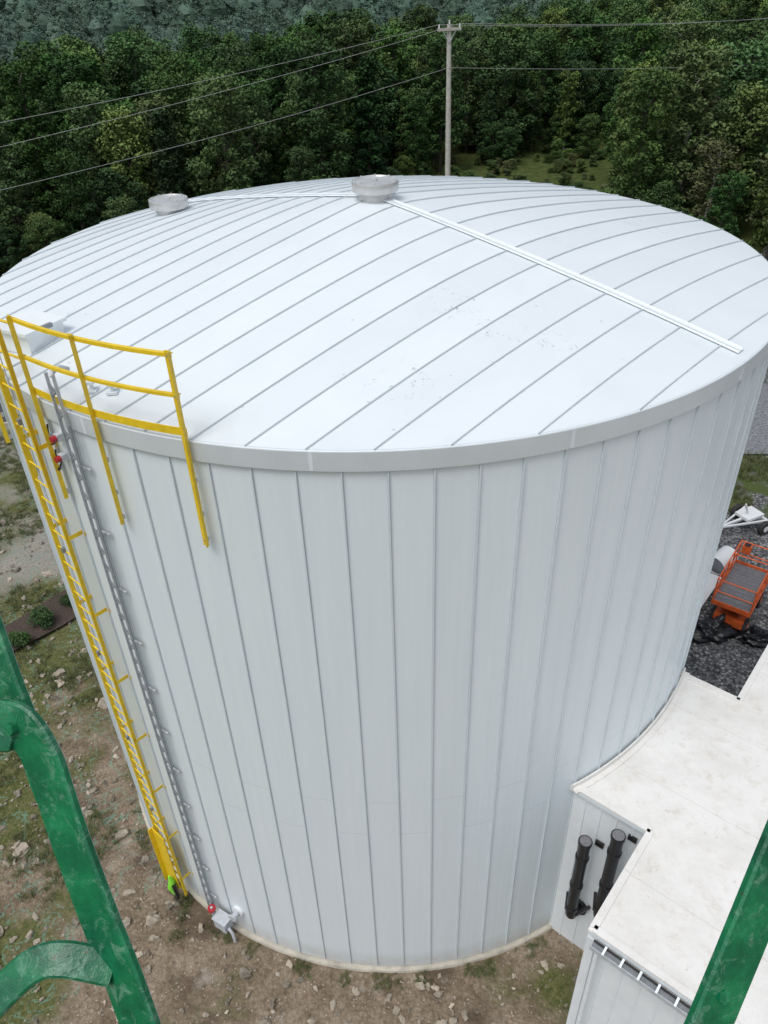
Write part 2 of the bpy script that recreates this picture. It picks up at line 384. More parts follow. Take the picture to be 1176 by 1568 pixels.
# yellow ladder
lad=empty('yellow_ladder'); b=MB(); LA=-132.6; rot=Matrix.Rotation(math.radians(LA),3,'Z')
c0=pol(LA,R+.24); tv=rot@Vector((0,1,0)); rv=rot@Vector((1,0,0))
for s_ in (-1,1):
    c=c0+tv*.22*s_
    b.box(c+Vector((0,0,(.35+13.7)/2)),(.065,.012,13.35),'yellow',rot)
    b.box(c+Vector((0,0,(.35+13.7)/2))+rv*.028+tv*.014*s_,(.010,.030,13.35),'yellow',rot)
b.obj('side_rails',lad); b=MB()
z=.5
while z<13.2: b.tube([c0-tv*.22+Vector((0,0,z)),c0+tv*.22+Vector((0,0,z))],.014,'yellow',6); z+=.305
b.obj('rungs',lad); b=MB()
for z in np.arange(1.0,12.5,1.55):
    for s_ in (-1,1): b.box(c0-rv*.13+tv*(.22*s_+.02*s_)+Vector((0,0,z)),(.26,.008,.07),'yellow',rot); b.box(c0-rv*.235+tv*(.27*s_)+Vector((0,0,z)),(.01,.10,.08),'yellow',rot)
b.obj('wall_brackets',lad); b=MB()
b.box(c0+rv*.06+Vector((0,0,1.55))-tv*.06,(.02,.42,1.9),'yellow',rot)
b.box(c0+rv*.05-tv*.275+Vector((0,0,1.55)),(.22,.015,1.9),'yellow',rot)
b.obj('ladder_guard',lad)
b=MB(); b.tube([c0+Vector((0,0,.4)),c0+Vector((0,0,13.9))],.008,'galv',6)
for z in np.arange(1.2,13,2.2): b.box(c0+rv*.03+Vector((0,0,z)),(.05,.05,.09),'galvd',rot)
b.obj('fall_arrest_cable',lad)
hb=MB(); c=c0+rv*.16+tv*.02+Vector((0,0,.75))
hb.tube([c+Vector((0,0,.35)),c+Vector((.03,0,.15)),c+Vector((-.03,.02,-.1)),c+Vector((.02,0,-.32))],.06,'hivis',8,rs=[.02,.075,.09,.05])
hb.tube([c+tv*.1+Vector((0,0,.1)),c+tv*.14+Vector((0,0,-.2)),c+tv*.08+Vector((0,0,-.45)),c+tv*.0+Vector((0,0,-.5))],.045,'bag',6)
hb.obj('hi_vis_harness')

# cable ladder tray
tray=empty('cable_ladder'); TA=-125.2; rot=Matrix.Rotation(math.radians(TA),3,'Z'); c0t=pol(TA,R+.13); tv2=rot@Vector((0,1,0)); rv2=rot@Vector((1,0,0))
b=MB()
for s_ in(-1,1): b.box(c0t+tv2*.072*s_+Vector((0,0,6.75)),(.045,.012,12.7),'galv',rot)
b.obj('tray_rails',tray); b=MB()
z=.45; i=0
while z<13.05:
    b.beam(c0t-tv2*.064+Vector((0,0,z)),c0t+tv2*.064+Vector((0,0,z+(.11 if i%2 else -.11))),.03,.012,'galvd'); z+=.16; i+=1
b.obj('tray_rungs',tray); b=MB()
for z in np.arange(.9,12.3,1.08): b.box(c0t-rv2*.07+Vector((0,0,z)),(.03,.34,.04),'galv',rot)
b.obj('tray_brackets',tray); b=MB()
q0=c0t-rv2*.05
b.tube([q0+Vector((0,0,.3)),q0+Vector((0,0,12.9))],.010,'dark')
q0=c0t+Vector((0,0,13.05))
b.tube([q0,q0+Vector((0,0,.06))-rv2*.06,q0+Vector((0,0,.07))-rv2*.16,q0+Vector((0,0,.0))-rv2*.27],.035,'galv')
b.tube([c0t+tv2*.105+Vector((0,0,.3)),c0t+tv2*.105+Vector((0,0,12.4))],.010,'galvd')
b.obj('conduit',tray)
fit=empty('drain_fittings')
b=MB(); q=pol(-121.9,R+.22,.40); rot=Matrix.Rotation(math.radians(-121.9),3,'Z')
b.box(q,(.22,.32,.30),'galv',rot); b.box(q+Vector((0,0,.17)),(.26,.36,.03),'galv',rot); b.box(q-Vector((0,0,.27)),(.1,.1,.3),'galv',rot)
b.tube([q+tv*.18,q+tv*.30-Vector((0,0,.1)),q+tv*.32-Vector((0,0,.4))],.035,'galv')
b.tube([q-tv*.15,q-tv*.35+Vector((0,0,.05))],.025,'galv')
b.obj('junction_box',fit)
b=MB(); q=pol(-124.0,R+.22,.66); b.tube([q,q+Vector((0,0,.07))],.085,'red',16); b.tube([q,q-Vector((0,0,.4))],.03,'galv'); b.tube([q+Vector((0,0,.07)),q+Vector((0,0,.09))],.03,'galv'); b.obj('red_valve',fit)
b=MB(); q=pol(-119.3,R); r_=pol(-119.3,1); zz=Vector((0,0,.83)); b.tube([q+zz,q+r_*.06+zz],.14,'whitep',20); b.tube([q+r_*.06+zz,q+r_*.2+zz],.07,'galv',16); b.tube([q+r_*.18+zz,q+r_*.22+zz],.10,'galv',16)
b.obj('pipe_flange',fit)
al=empty('alarm_beacon')
b=MB()
for (az,z) in ((-128.3,12.05),(-128.7,11.72)):
    q=pol(az,R+.0,z); r_=pol(az,1); b.box(q+r_*.05,(.10,.10,.10),'galv',Matrix.Rotation(math.radians(az),3,'Z')); b.tube([q+r_*.1,q+r_*.17],.045,'red',12)
b.tube(smooth_path([pol(-130.5,R+.03,12.15),pol(-129.8,R+.10,11.9),pol(-128.6,R+.06,12.0)]),.012,'dark',6)
b.tube(smooth_path([pol(-130.5,R+.03,11.75),pol(-129.6,R+.12,11.5),pol(-128.8,R+.08,11.68)]),.012,'dark',6)
b.obj('beacon_parts',al)

# ---------------- annex building ----------------
AX=Vector((.7604,-.6494,0)); BX=Vector((.6494,.7604,0))
def ab(a,b_,z=0): return AX*a+BX*b_+Vector((0,0,z))
bld=empty('annex_building')
FP=[(6.0,-2.65),(7.95,-2.65),(7.95,-4.73),(17,-4.73),(17,7),(8.13,7),(8.13,1.05),(6.0,1.05)]
def prism(b,fp,z0,z1,k,top=None):
    n=len(fp); vs=[ab(a,c,z0) for a,c in fp]+[ab(a,c,z1) for a,c in fp]
    b.add(vs,[(i,(i+1)%n,n+(i+1)%n,n+i) for i in range(n)],k)
    b.add(vs,[tuple(range(n,2*n))],top or k)
b=MB(); prism(b,FP,-.2,4.88,'bwall'); b.obj('walls',bld)
b=MB(); brot=Matrix((AX,BX,Vector((0,0,1)))).transposed()
for a in np.arange(8.2,17,.3): b.box(ab(a,-4.741,2.3),(.025,.022,4.9),'bwall',brot)
for a in np.arange(6.75,7.9,.3): b.box(ab(a,-2.661,2.3),(.025,.022,4.9),'bwall',brot)
for c in np.arange(-4.4,-2.8,.3): b.box(ab(7.939,c,2.3),(.022,.025,4.9),'bwall',brot)
b.box(ab(7.95,-4.73,2.3),(.14,.14,4.92),'bwall',brot)
b.obj('cladding_ribs',bld)
FP2=[(6.0,-2.73),(7.87,-2.73),(7.87,-4.81),(17,-4.81),(17,7),(8.05,7),(8.05,1.13),(6.0,1.13)]
b=MB(); prism(b,FP2,4.88,4.97,'trim','memb'); b.obj('flat_roof',bld)
b=MB()
edge=[(6.3,-2.67),(7.93,-2.67),(7.93,-4.75),(17,-4.75)]
for (p,q) in zip(edge[:-1],edge[1:]): b.beam(ab(*p,4.985),ab(*q,4.985),.12,.045,'memb')
edge=[(8.11,7),(8.11,1.07),(6.7,1.07)]
for (p,q) in zip(edge[:-1],edge[1:]): b.beam(ab(*p,4.985),ab(*q,4.985),.12,.045,'memb')
b.obj('roof_edge',bld)
b=MB()
pts=arc(-63.5,-31,R+.055,5.03,30); b.sweep(pts,[Vector((p.x,p.y,0)).normalized() for p in pts],.14,.03,'memb',.004)
pts=arc(-63.5,-31,R+.12,4.985,30); b.sweep(pts,Vector((0,0,1)),.10,.02,'memb',.004)
b.obj('wall_flashing',bld)
b=MB()
b.box(ab(10.6,-4.90,4.80),(5.2,.14,.02),'galvd',brot); b.box(ab(10.6,-4.965,4.84),(5.2,.012,.10),'galv',brot); b.box(ab(10.6,-4.835,4.83),(5.2,.012,.08),'dark',brot)
for a in np.arange(8.2,13.2,.28): b.box(ab(a,-4.90,4.885),(.035,.15,.012),'strip',brot)
b.tube([ab(8.1,-4.9,4.8),ab(8.1,-4.9,.2)],.04,'bwall')
b.obj('gutter',bld)
pipes=empty('black_vent_pipes')
for (a,c,zt,zb) in ((7.0,-3.02,4.18,1.85),(7.52,-3.00,4.85,2.40)):
    b=MB(); p=ab(a,c)
    b.tube([p+Vector((0,0,zt)),p+Vector((0,0,zb))],.108,'dark',20)
    for z in (zt-.03,zt-.50,zb+.9,zb+.1): b.tube([p+Vector((0,0,z-.035)),p+Vector((0,0,z+.035))],.127,'dark',20)
    b.tube([p+Vector((0,0,zt)),p+Vector((0,0,zt+.015))],.105,'grate',20)
    b.tube(smooth_path([p+Vector((0,0,zb)),p+Vector((0,0,zb-.2))+BX*.03,p+Vector((0,0,zb-.32))+BX*.15,p+Vector((0,0,zb-.34))+BX*.38],5),.108,'dark',20)
    b.tube([p+BX*.28+Vector((0,0,zb-.34)),p+BX*.36+Vector((0,0,zb-.34))],.21,'dark',20)
    for s_ in (-1,1): b.beam(p+Vector((0,0,zb-.1))+AX*.1*s_,p+BX*.34+AX*.24*s_+Vector((0,0,zb-.15)),.06,.06,'dark')
    b.box(p+BX*.2+Vector((0,0,zt-.5)),(.05,.32,.05),'galv',brot); b.box(p+BX*.33+AX*.16+Vector((0,0,zt-.35)),(.16,.05,.12),'dark',brot)
    b.obj('pipe',pipes)

# ---------------- scissor lift ----------------
lift=empty('scissor_lift'); lc=Vector((10.95,3.35,0)); lrot=Matrix.Rotation(math.radians(52),3,'Z')
def lp(x,y,z): return lc+lrot@Vector((x*.92,y*.92,z*.86))
b=MB(); b.box(lp(0,0,.42),(2.0,.87,.26),'orange',lrot); b.box(lp(0,0,.25),(1.5,.75,.12),'grate',lrot); b.obj('chassis',lift)
b=MB()
for x in(-.8,.8):
    for y in(-.48,.48): b.tube([lp(x,y-.11,.28),lp(x,y+.11,.28)],.25,'rubber',20); b.tube([lp(x,y-.12,.28),lp(x,y+.12,.28)],.12,'orange',14)
b.obj('wheels',lift); b=MB()
for i in range(3):
    z=.65+.14*i
    for y in(-.3,.3): b.beam(lp(-1,y,z),lp(1,y,z+.12),.05,.05,'orange'); b.beam(lp(-1,y,z+.12),lp(1,y,z),.05,.05,'grate')
b.obj('scissor_arms',lift); b=MB()
b.box(lp(0,0,1.15),(2.3,1.1,.07),'grate',lrot)
for y in(-.61,.61): b.box(lp(0,y,1.2),(2.34,.03,.16),'orange',lrot)
for x in(-1.26,1.26): b.box(lp(x,0,1.2),(.03,1.1,.16),'orange',lrot)
for x in np.linspace(-1.1,1.1,12): b.box(lp(x,0,1.2),(.02,1.08,.015),'galvd',lrot)
b.obj('platform_deck',lift); b=MB()
xs=np.linspace(-1.25,1.25,5)
for y in(-.6,.6):
    for x in xs: b.tube([lp(x,y,1.2),lp(x,y,2.2)],.022,'orange')
    for z in(1.7,2.2): b.tube([lp(-1.25,y,z),lp(1.25,y,z)],.022,'orange')
for x in(-1.25,1.25):
    for z in(1.7,2.2): b.tube([lp(x,-.6,z),lp(x,.6,z)],.022,'orange')
b.tube([lp(.4,-.6,2.2),lp(.4,.6,2.2)],.022,'orange'); b.tube([lp(.4,-.6,1.2),lp(.4,-.6,2.2)],.022,'orange'); b.tube([lp(-1.25,-.6,1.2),lp(-.62,-.6,2.2)],.018,'orange')
b.box(lp(1.1,.35,2.05),(.22,.26,.26),'orange',lrot); b.box(lp(1.1,.35,2.21),(.18,.18,.03),'dark',lrot)
b.obj('platform_guardrails',lift)
def lump(name,c,s,k,seed):
    b=MB(); n,m_=28,18; vs=[];fs=[]
    for i in range(m_+1):
        th=math.pi/2*i/m_
        for j in range(n):
            q=2*math.pi*j/n; d=Vector((math.cos(q)*math.sin(th)*1.0,math.sin(q)*math.sin(th),math.cos(th)))
            f=1+.55*noise.noise(d*2.3+Vector((seed,0,0)))+.35*noise.noise(d*6+Vector((seed,3,0)))
            vs.append(Vector(c)+Vector((d.x*s[0]*f,d.y*s[1]*f,d.z*s[2]*f)))
    fs=[(i*n+j,(i+1)*n+j,(i+1)*n+(j+1)%n,i*n+(j+1)%n) for i in range(m_) for j in range(n)]
    b.add(vs,fs,k,True); return b.obj(name)
lump('black_tarp',(9.85,2.45,0),(.65,.45,.45),'bag',1); lump('black_tarp',(11.1,2.05,0),(.5,.3,.4),'bag',9)
b=MB(); c=Vector((11.25,5.45,.42)); d=Vector((.75,.55,.12)).normalized()
b.tube([c-d*.4,c+d*.4],.33,'whitep',24,cap=False); b.tube([c+d*.38,c-d*.38],.30,'galvd',24,cap=True); b.tube([c-d*.41,c-d*.36],.35,'whitep',24,cap=False); b.obj('plastic_drum')
b=MB(); r_=Matrix.Rotation(math.radians(50),3,'Z'); b.box((10.05,4.35,.10),(2.2,.9,.05),'whitep',r_)
for s_ in(-.8,0,.8): b.box(Vector((10.05,4.35,.035))+r_@Vector((s_,0,0)),(.1,.9,.09),'wood',r_)
b.obj('insulation_panel')
tr=empty('utility_trailer'); b=MB(); tc=Vector((12.6,7.6,0)); r_=Matrix.Rotation(math.radians(25),3,'Z')
def tp(x,y,z): return tc+r_@Vector((x,y,z))
b.beam(tp(-1.0,0,.45),tp(.9,0,.45),.08,.08,'whitep'); b.beam(tp(.9,-.5,.45),tp(.9,.5,.45),.08,.08,'whitep'); b.beam(tp(-.9,0,.45),tp(.9,.5,.45),.06,.06,'whitep'); b.beam(tp(-.9,0,.45),tp(.9,-.5,.45),.06,.06,'whitep')
b.box(tp(.55,0,.55),(.8,.6,.1),'whitep',r_); b.beam(tp(-.9,0,.45),tp(-.9,0,.1),.05,.05,'galv'); b.beam(tp(.5,0,.5),tp(.2,0,1.1),.05,.05,'whitep')
b.obj('frame',tr); b=MB()
for y in(-.62,.62): b.tube([tp(.7,y-.08,.26),tp(.7,y+.08,.26)],.26,'rubber',20); b.tube([tp(.7,y-.09,.26),tp(.7,y+.09,.26)],.12,'whitep',12)
b.obj('wheels',tr)

# ---------------- green safety cage next to the viewer ----------------
cage=empty('green_safety_cage')
n1=Vector((-.45,-.70,.50)).normalized(); n2=Vector((.35,-.7,.6)).normalized()
hp=smooth_path([(-.392,-14.224,16.540),(-.357,-14.225,16.540),(-.334,-14.228,16.534),(-.318,-14.243,16.512),(-.308,-14.262,16.485),(-.295,-14.287,16.450),(-.273,-14.325,16.396),(-.252,-14.359,16.347),(-.231,-14.397,16.293)],12)
b=MB(); b.sweep(hp,n1,.047,.009,'green',.0022,True)
hp2=[]; nn=[]
for i,p in enumerate(hp):
    t=(hp[min(i+1,len(hp)-1)]-hp[max(i-1,0)]).normalized(); s_=t.cross(n1).normalized(); u=s_.cross(t); hp2.append(p+s_*.0215-u*.017); nn.append(s_)
b.sweep(hp2,nn,.028,.007,'green',.002,True)
b.tube([hp[20]-n1*.002,hp[20]+n1*.009],.006,'green',6)
b.obj('hoop_bar',cage,sharp=30)
b=MB(); b.sweep(smooth_path([(-.404,-14.105,16.645),(-.370,-14.167,16.573),(-.342,-14.215,16.510),(-.322,-14.25,16.465)],8),n1,.034,.010,'green',.0022,True); b.obj('upper_bar',cage,sharp=30)
b=MB(); b.sweep(smooth_path([(-.401,-14.390,16.313),(-.365,-14.366,16.340),(-.334,-14.350,16.360),(-.305,-14.347,16.364),(-.262,-14.351,16.352)],8),Vector((.1,-.45,.85)).normalized(),.030,.010,'green',.0022,True); b.obj('lower_ring',cage,sharp=30)
b=MB(); b.sweep([(.3756,-14.264,16.478),(.3394,-14.310,16.413),(.3030,-14.357,16.347),(.2667,-14.403,16.2817),(.25,-14.425,16.251)],n2,.048,.010,'green',.0022,True)
q=Vector((.284,-14.372,16.318)); b.tube([q-n2*.01,q+n2*.013],.007,'green',6); b.tube([q+n2*.004,q+n2*.007],.011,'green',16); b.obj('side_bar',cage,sharp=30)

# ---------------- utility pole ----------------
pole=empty('utility_pole'); px,py=3.93,30.3
b=MB(); b.tube([(px+.12,py,-.5),(px+.05,py,7),(px,py,14.65)],.15,'wood',14,rs=[.19,.15,.115]); b.obj('pole',pole)
b=MB(); cd=Vector((.95,.3,0)).normalized(); c=Vector((px,py-.14,14.45)); b.beam(c-cd*.62,c+cd*.62,.10,.12,'wood')
for s_ in(-.55,0,.55):
    q=c+cd*s_+Vector((0,0,.06 if s_ else .22)); b.tube([q,q+Vector((0,0,.16))],.04,'whitep',10)
b.beam(c-cd*.4+Vector((0,0,0)),Vector((px,py-.14,13.9)),.03,.03,'galv'); b.beam(c+cd*.4,Vector((px,py-.14,13.9)),.03,.03,'galv')
b.obj('crossarm',pole)
wires=empty('overhead_power_line'); b=MB()
def cat(a,b_,sag,n=40):
    a=Vector(a);b_=Vector(b_); return [a.lerp(b_,i/n)-Vector((0,0,sag*4*(i/n)*(1-i/n))) for i in range(n+1)]
top=c+Vector((0,0,.22))
for (a,e,sg) in ((top-cd*.55,(-26.5,3.3,12.5),.45),(top+cd*.55,(-27,3.3,11.3),.5),((px,py-.15,12.8),(-27.5,3.3,10.4),.6)):
    b.tube(cat(a,e,sg),.010,'wire',5)
for (a,e,sg) in ((top-cd*.55,(48,60,14.0),.8),(top+cd*.55,(49,60,13.8),.7),((px,py-.15,12.8),(49,60,10.2),.6)):
    b.tube(cat(a,e,sg),.012,'wire',5)
b.obj('wires',wires)

# ---------------- terrain ----------------
def sst(a,b_,x): t=min(1,max(0,(x-a)/(b_-a))); return t*t*(3-2*t)
def terr(x,y):
    z=0
    s=100+.25*x+14*noise.noise(Vector((x*.012,0,0)))
    z-=26*sst(s,s+110,y)
    z+=sst(230,760,y)*(75+30*noise.noise(Vector((x*.004,y*.003,2))))
    z+=3*sst(18,45,x)*sst(20,60,y)
    return z
n=260; s=np.linspace(-1,1,n); wx=900*np.sinh(5.6*s)/math.sinh(5.6)
wy=wx*1.15+ -2
vs=[];
for yy in wy:
    for xx in wx:
        z=terr(xx,yy)
        r=math.hypot(xx,yy)
        if r<45:
            f=min(1,max(0,(r-7.3)/1.5)); 
            z+=f*(.10*noise.noise(Vector((xx*.5,yy*.5,0)))+.05*noise.noise(Vector((xx*1.7,yy*1.7,5))))
            z=z if r>7.3 else -.0
        vs.append((xx,yy,z-.02))
me=bpy.data.meshes.new('ground'); idx=np.arange(n*n).reshape(n,n)
F=np.stack([idx[:-1,:-1],idx[:-1,1:],idx[1:,1:],idx[1:,:-1]],-1).reshape(-1,4)
me.from_pydata(vs,[],F.tolist()); me.materials.append(M['ground']); me.polygons.foreach_set('use_smooth',[True]*len(F))
ROOT.objects.link(bpy.data.objects.new('ground',me))
b=MB(); b.add([(-13.5,18.2,.12),(-80,7,.12),(-80,30,.12),(-17,36,.12),(-12,27,.12)],[(0,4,3,2,1)],'asph'); b.obj('asphalt_road')
b=MB(); b.beam((-13.5,18.1,.10),(-80,6.9,.10),.15,.32,'conc'); b.beam((-13.5,18.1,.10),(-12,27,.10),.15,.32,'conc'); b.obj('kerb')
b=MB(); b.add([(11,13.0,.10),(60,9,.10),(60,19,.10),(10,19,.10)],[(0,1,2,3)],'gravel'); b.obj('gravel_driveway')
b=MB(); pts=[]
for i in range(24):
    q=2*math.pi*i/24; u=Vector((math.cos(q)*2.6,math.sin(q)*.75,0)); u=Matrix.Rotation(math.radians(50),3,'Z')@u
    pts.append((-11.2+u.x*(1+.2*math.sin(3*q)),4.2+u.y,.09))
b.add(pts,[tuple(range(24))],'mulch'); b.obj('mulch_bed')

# ---------------- vegetation ----------------
def leafmesh(name,cent,rad,cnt,size,k,trunk=None,coll=None,flat=.75):
    P=[];T=[]
    for c,r in zip(cent,rad):
        d=rng.normal(size=(cnt,3)); d/=np.linalg.norm(d,axis=1)[:,None]
        rr=r*rng.uniform(.35,1.0,size=(cnt,1))**.6
        p=d*rr; p[:,2]*=flat; P.append(p+c)
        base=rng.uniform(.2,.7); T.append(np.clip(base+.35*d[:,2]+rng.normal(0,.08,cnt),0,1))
    P=np.concatenate(P);T=np.concatenate(T);n_=len(P)
    nrm=rng.normal(size=(n_,3)); nrm[:,2]=np.abs(nrm[:,2])+.6; nrm/=np.linalg.norm(nrm,axis=1)[:,None]
    t=rng.normal(size=(n_,3)); t-=nrm*(t*nrm).sum(1)[:,None]; t/=np.linalg.norm(t,axis=1)[:,None]
    bt=np.cross(nrm,t); sz=size*rng.uniform(.6,1.3,size=(n_,1))
    V=np.stack([P-t*sz,P-bt*sz*.6,P+t*sz,P+bt*sz*.6],1).reshape(-1,3)
    Fq=np.arange(n_*4).reshape(-1,4)
    tv,tf=([],[])
    if trunk is not None: tv,tf=trunk.v,trunk.f
    allv=V.tolist()+[list(v) for v in tv]; off=len(V)
    allf=Fq.tolist()+[[i+off for i in f] for f in tf]
    me=bpy.data.meshes.new(name); me.from_pydata(allv,[],allf)
    me.materials.append(M[k]); mi=[0]*n_
    if trunk is not None:
        for kk in trunk.mats: me.materials.append(M[kk])
        mi+=[1+x for x in trunk.m]
    me.polygons.foreach_set('material_index',mi)
    at=me.attributes.new('tone','FLOAT','FACE'); at.data.foreach_set('value',np.concatenate([T,np.full(len(tf),.3)]).astype(np.float32))
    me.update(); o=bpy.data.objects.new(name,me)
    if coll: coll.objects.link(o)
    else: ROOT.objects.link(o)
    return o
def make_tree(name,coll,h,w,k,bark,nclump=46,cnt=120,leaf=.15,crown0=.25,shape='round',cr=.85,core=False):
    tb=MB(); lean=Vector((random.uniform(-.3,.3),random.uniform(-.3,.3),0))
    tp_=[Vector((0,0,-.5)),lean*.3+Vector((0,0,h*.3)),lean+Vector((0,0,h*.65)),lean*1.2+Vector((0,0,h*.95))]
    tb.tube(smooth_path(tp_,3),.1,bark,7,rs=[.17-.155*i/9 for i in range(10)])
    if core:
        vs=[];na_,nb=10,8
        for i in range(nb+1):
            ph=math.pi*i/nb
            for j in range(na_):
                q=2*math.pi*j/na_; d=Vector((math.cos(q)*math.sin(ph),math.sin(q)*math.sin(ph),math.cos(ph)))
                f_=.88+.5*noise.noise(d*1.8+lean*9); vs.append((d.x*w*f_,d.y*w*f_,h*.62+d.z*h*.34*f_))
        tb.add(vs,[(i*na_+j,(i+1)*na_+j,(i+1)*na_+(j+1)%na_,i*na_+(j+1)%na_) for i in range(nb) for j in range(na_)],k,True)
    cent=[];rad=[]
    for i in range(nclump):
        f=(i+random.random())/nclump; z=h*(crown0+(1-crown0)*f)
        if shape=='round': pr=math.sin(math.pi*min(1,.12+.80*f))**.6
        elif shape=='cone': pr=(1-f)*.95+.08
        else: pr=.55+.45*math.sin(math.pi*(.2+.7*f))
        q=i*2.4+random.uniform(-.5,.5); rr=w*pr*random.uniform(.25,1.05)
        c_=Vector((rr*math.cos(q),rr*math.sin(q),z))+lean*f; cent.append(c_); rad.append(cr*random.uniform(.6,1.25)*(1.0 if shape!='cone' else .7))
        if i%3==0:
            st=lean*f+Vector((0,0,max(.8,z-rr*.7-.4))); tb.tube([st,st.lerp(c_,.55)+Vector((0,0,.1)),c_],.03,bark,5,rs=[.06,.035,.012])
    return leafmesh(name,np.array([list(c) for c in cent]),rad,cnt,leaf,k,tb,coll)
def scatter(name,coll,pts,rots,scl,idx):
    me=bpy.data.meshes.new(name); me.from_pydata([tuple(p) for p in pts],[],[])
    a=me.attributes.new('irot','FLOAT_VECTOR','POINT'); a.data.foreach_set('vector',np.array(rots,dtype=np.float32).ravel())
    a=me.attributes.new('iscl','FLOAT_VECTOR','POINT'); a.data.foreach_set('vector',np.array(scl,dtype=np.float32).ravel())
    a=me.attributes.new('iidx','INT','POINT'); a.data.foreach_set('value',np.array(idx,dtype=np.int32))
    o=bpy.data.objects.new(name,me); ROOT.objects.link(o)
    ng=bpy.data.node_groups.new(name,'GeometryNodeTree')
    ng.interface.new_socket('Geometry',in_out='INPUT',socket_type='NodeSocketGeometry'); ng.interface.new_socket('Geometry',in_out='OUTPUT',socket_type='NodeSocketGeometry')
    gi=ng.nodes.new('NodeGroupInput'); go=ng.nodes.new('NodeGroupOutput'); ip=ng.nodes.new('GeometryNodeInstanceOnPoints')
    ci=ng.nodes.new('GeometryNodeCollectionInfo'); ci.inputs['Collection'].default_value=coll; ci.inputs['Separate Children'].default_value=True; ci.inputs['Reset Children'].default_value=True
    def na_(nm,dt):
        q=ng.nodes.new('GeometryNodeInputNamedAttribute'); q.data_type=dt; q.inputs['Name'].default_value=nm; return q.outputs['Attribute']
    l=ng.links.new; l(gi.outputs[0],ip.inputs['Points']); l(ci.outputs[0],ip.inputs['Instance']); ip.inputs['Pick Instance'].default_value=True
    er=ng.nodes.new('FunctionNodeEulerToRotation'); l(na_('irot','FLOAT_VECTOR'),er.inputs[0]); l(er.outputs[0],ip.inputs['Rotation'])
    l(na_('iscl','FLOAT_VECTOR'),ip.inputs['Scale']); l(na_('iidx','INT'),ip.inputs['Instance Index']); l(ip.outputs[0],go.inputs[0])
    md=o.modifiers.new('scatter','NODES'); md.node_group=ng; return o
tc_=bpy.data.collections.new('forest_tree_kinds')
specs=[(10,2.6,'leafm','bark','round'),(9,2.3,'leafd','bark','round'),(11,1.9,'leafm','bark','oval'),(8.5,2.6,'leafd','bark','round'),(10.5,1.6,'leafl','birch','oval'),(9.5,2.1,'leafl','bark','round'),(10,1.5,'leafo','birch','oval'),(9.5,1.9,'leafd','bark','cone')]
for i,(h,w,k,bk,sh) in enumerate(specs):
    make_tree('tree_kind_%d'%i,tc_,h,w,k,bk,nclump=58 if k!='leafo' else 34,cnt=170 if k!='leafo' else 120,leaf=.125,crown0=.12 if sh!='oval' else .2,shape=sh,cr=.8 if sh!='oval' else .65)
pts=[];rots=[];scl=[];ix=[]
def front(x,y):
    q=x/(y+14.7)
    if q<.09: return 41 if x<-14 else 41+20*min(1,(x+14)/18)
    if q<.30: return 73
    return 33
for gx in np.arange(-90,105,3.6):
    for gy in np.arange(30,124,3.6):
        x=gx+random.uniform(-1.7,1.7); yy=gy+random.uniform(-1.7,1.7)
        f=front(x,yy)+3*noise.noise(Vector((x*.15,3,0)))
        if yy<f or abs(x-3)>(yy+14.7)*.58+4: continue
        s_=random.uniform(.70,1.20)
        if yy-f<6: s_*=random.uniform(.55,1.0)
        nv=noise.noise(Vector((x*.05,yy*.05,7)))
        if x>20 and yy<75: k=random.choice([0,4,5,6,2,5,4,1,6])
        elif nv>.05: k=random.choice([0,2,4,5,2,0,1])
        else: k=random.choice([0,1,2,3,1,3,7,0,2,4])
        if k==6 and yy-f>14: k=2
        pts.append((x,yy,terr(x,yy)-.1)); rots.append((0,0,random.uniform(0,6.28))); scl.append((s_*random.uniform(.9,1.2),s_*random.uniform(.9,1.2),s_)); ix.append(k)
        if yy-f<5:
            for _ in range(2):
                x2,y2=x+random.uniform(-2,2),yy-random.uniform(.5,3); t=random.uniform(.22,.42)
                pts.append((x2,y2,terr(x2,y2)-.3)); rots.append((0,0,random.uniform(0,6.28))); scl.append((t*1.4,t*1.4,t)); ix.append(random.choice([0,1,3,5]))
for _ in range(110):
    x=random.uniform(5,26); yy=random.uniform(48,73); t=random.uniform(.06,.16)
    pts.append((x,yy,terr(x,yy)-.3)); rots.append((0,0,random.uniform(0,6.28))); scl.append((t*2.2,t*2.2,t)); ix.append(random.choice([4,5,0,6]))
for _ in range(26):
    x=random.uniform(15,34); yy=random.uniform(19.5,27); t=random.uniform(.10,.22)
    pts.append((x,yy,-.2)); rots.append((0,0,random.uniform(0,6.28))); scl.append((t*2,t*2,t)); ix.append(random.choice([4,5,0,1]))
scatter('forest',tc_,pts,rots,scl,ix)
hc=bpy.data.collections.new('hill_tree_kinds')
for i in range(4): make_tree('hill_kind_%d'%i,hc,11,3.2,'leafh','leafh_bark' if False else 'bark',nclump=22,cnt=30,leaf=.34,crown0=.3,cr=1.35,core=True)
pts=[];rots=[];scl=[];ix=[]
yy=150.0
while yy<720:
    st=6.0+(yy-150)*.006
    hw=(yy+15)*.56
    for gx in np.arange(-hw,hw,st):
        x=gx+random.uniform(-.5,.5)*st; y2=yy+random.uniform(-.5,.5)*st
        s_=random.uniform(.8,1.25)*(st/6.0)**.7
        pts.append((x,y2,terr(x,y2)-2.5)); rots.append((0,0,random.uniform(0,6.28))); scl.append((s_*1.25,s_*1.25,s_)); ix.append(random.randrange(4))
    yy+=st
scatter('hillside_forest',hc,pts,rots,scl,ix)
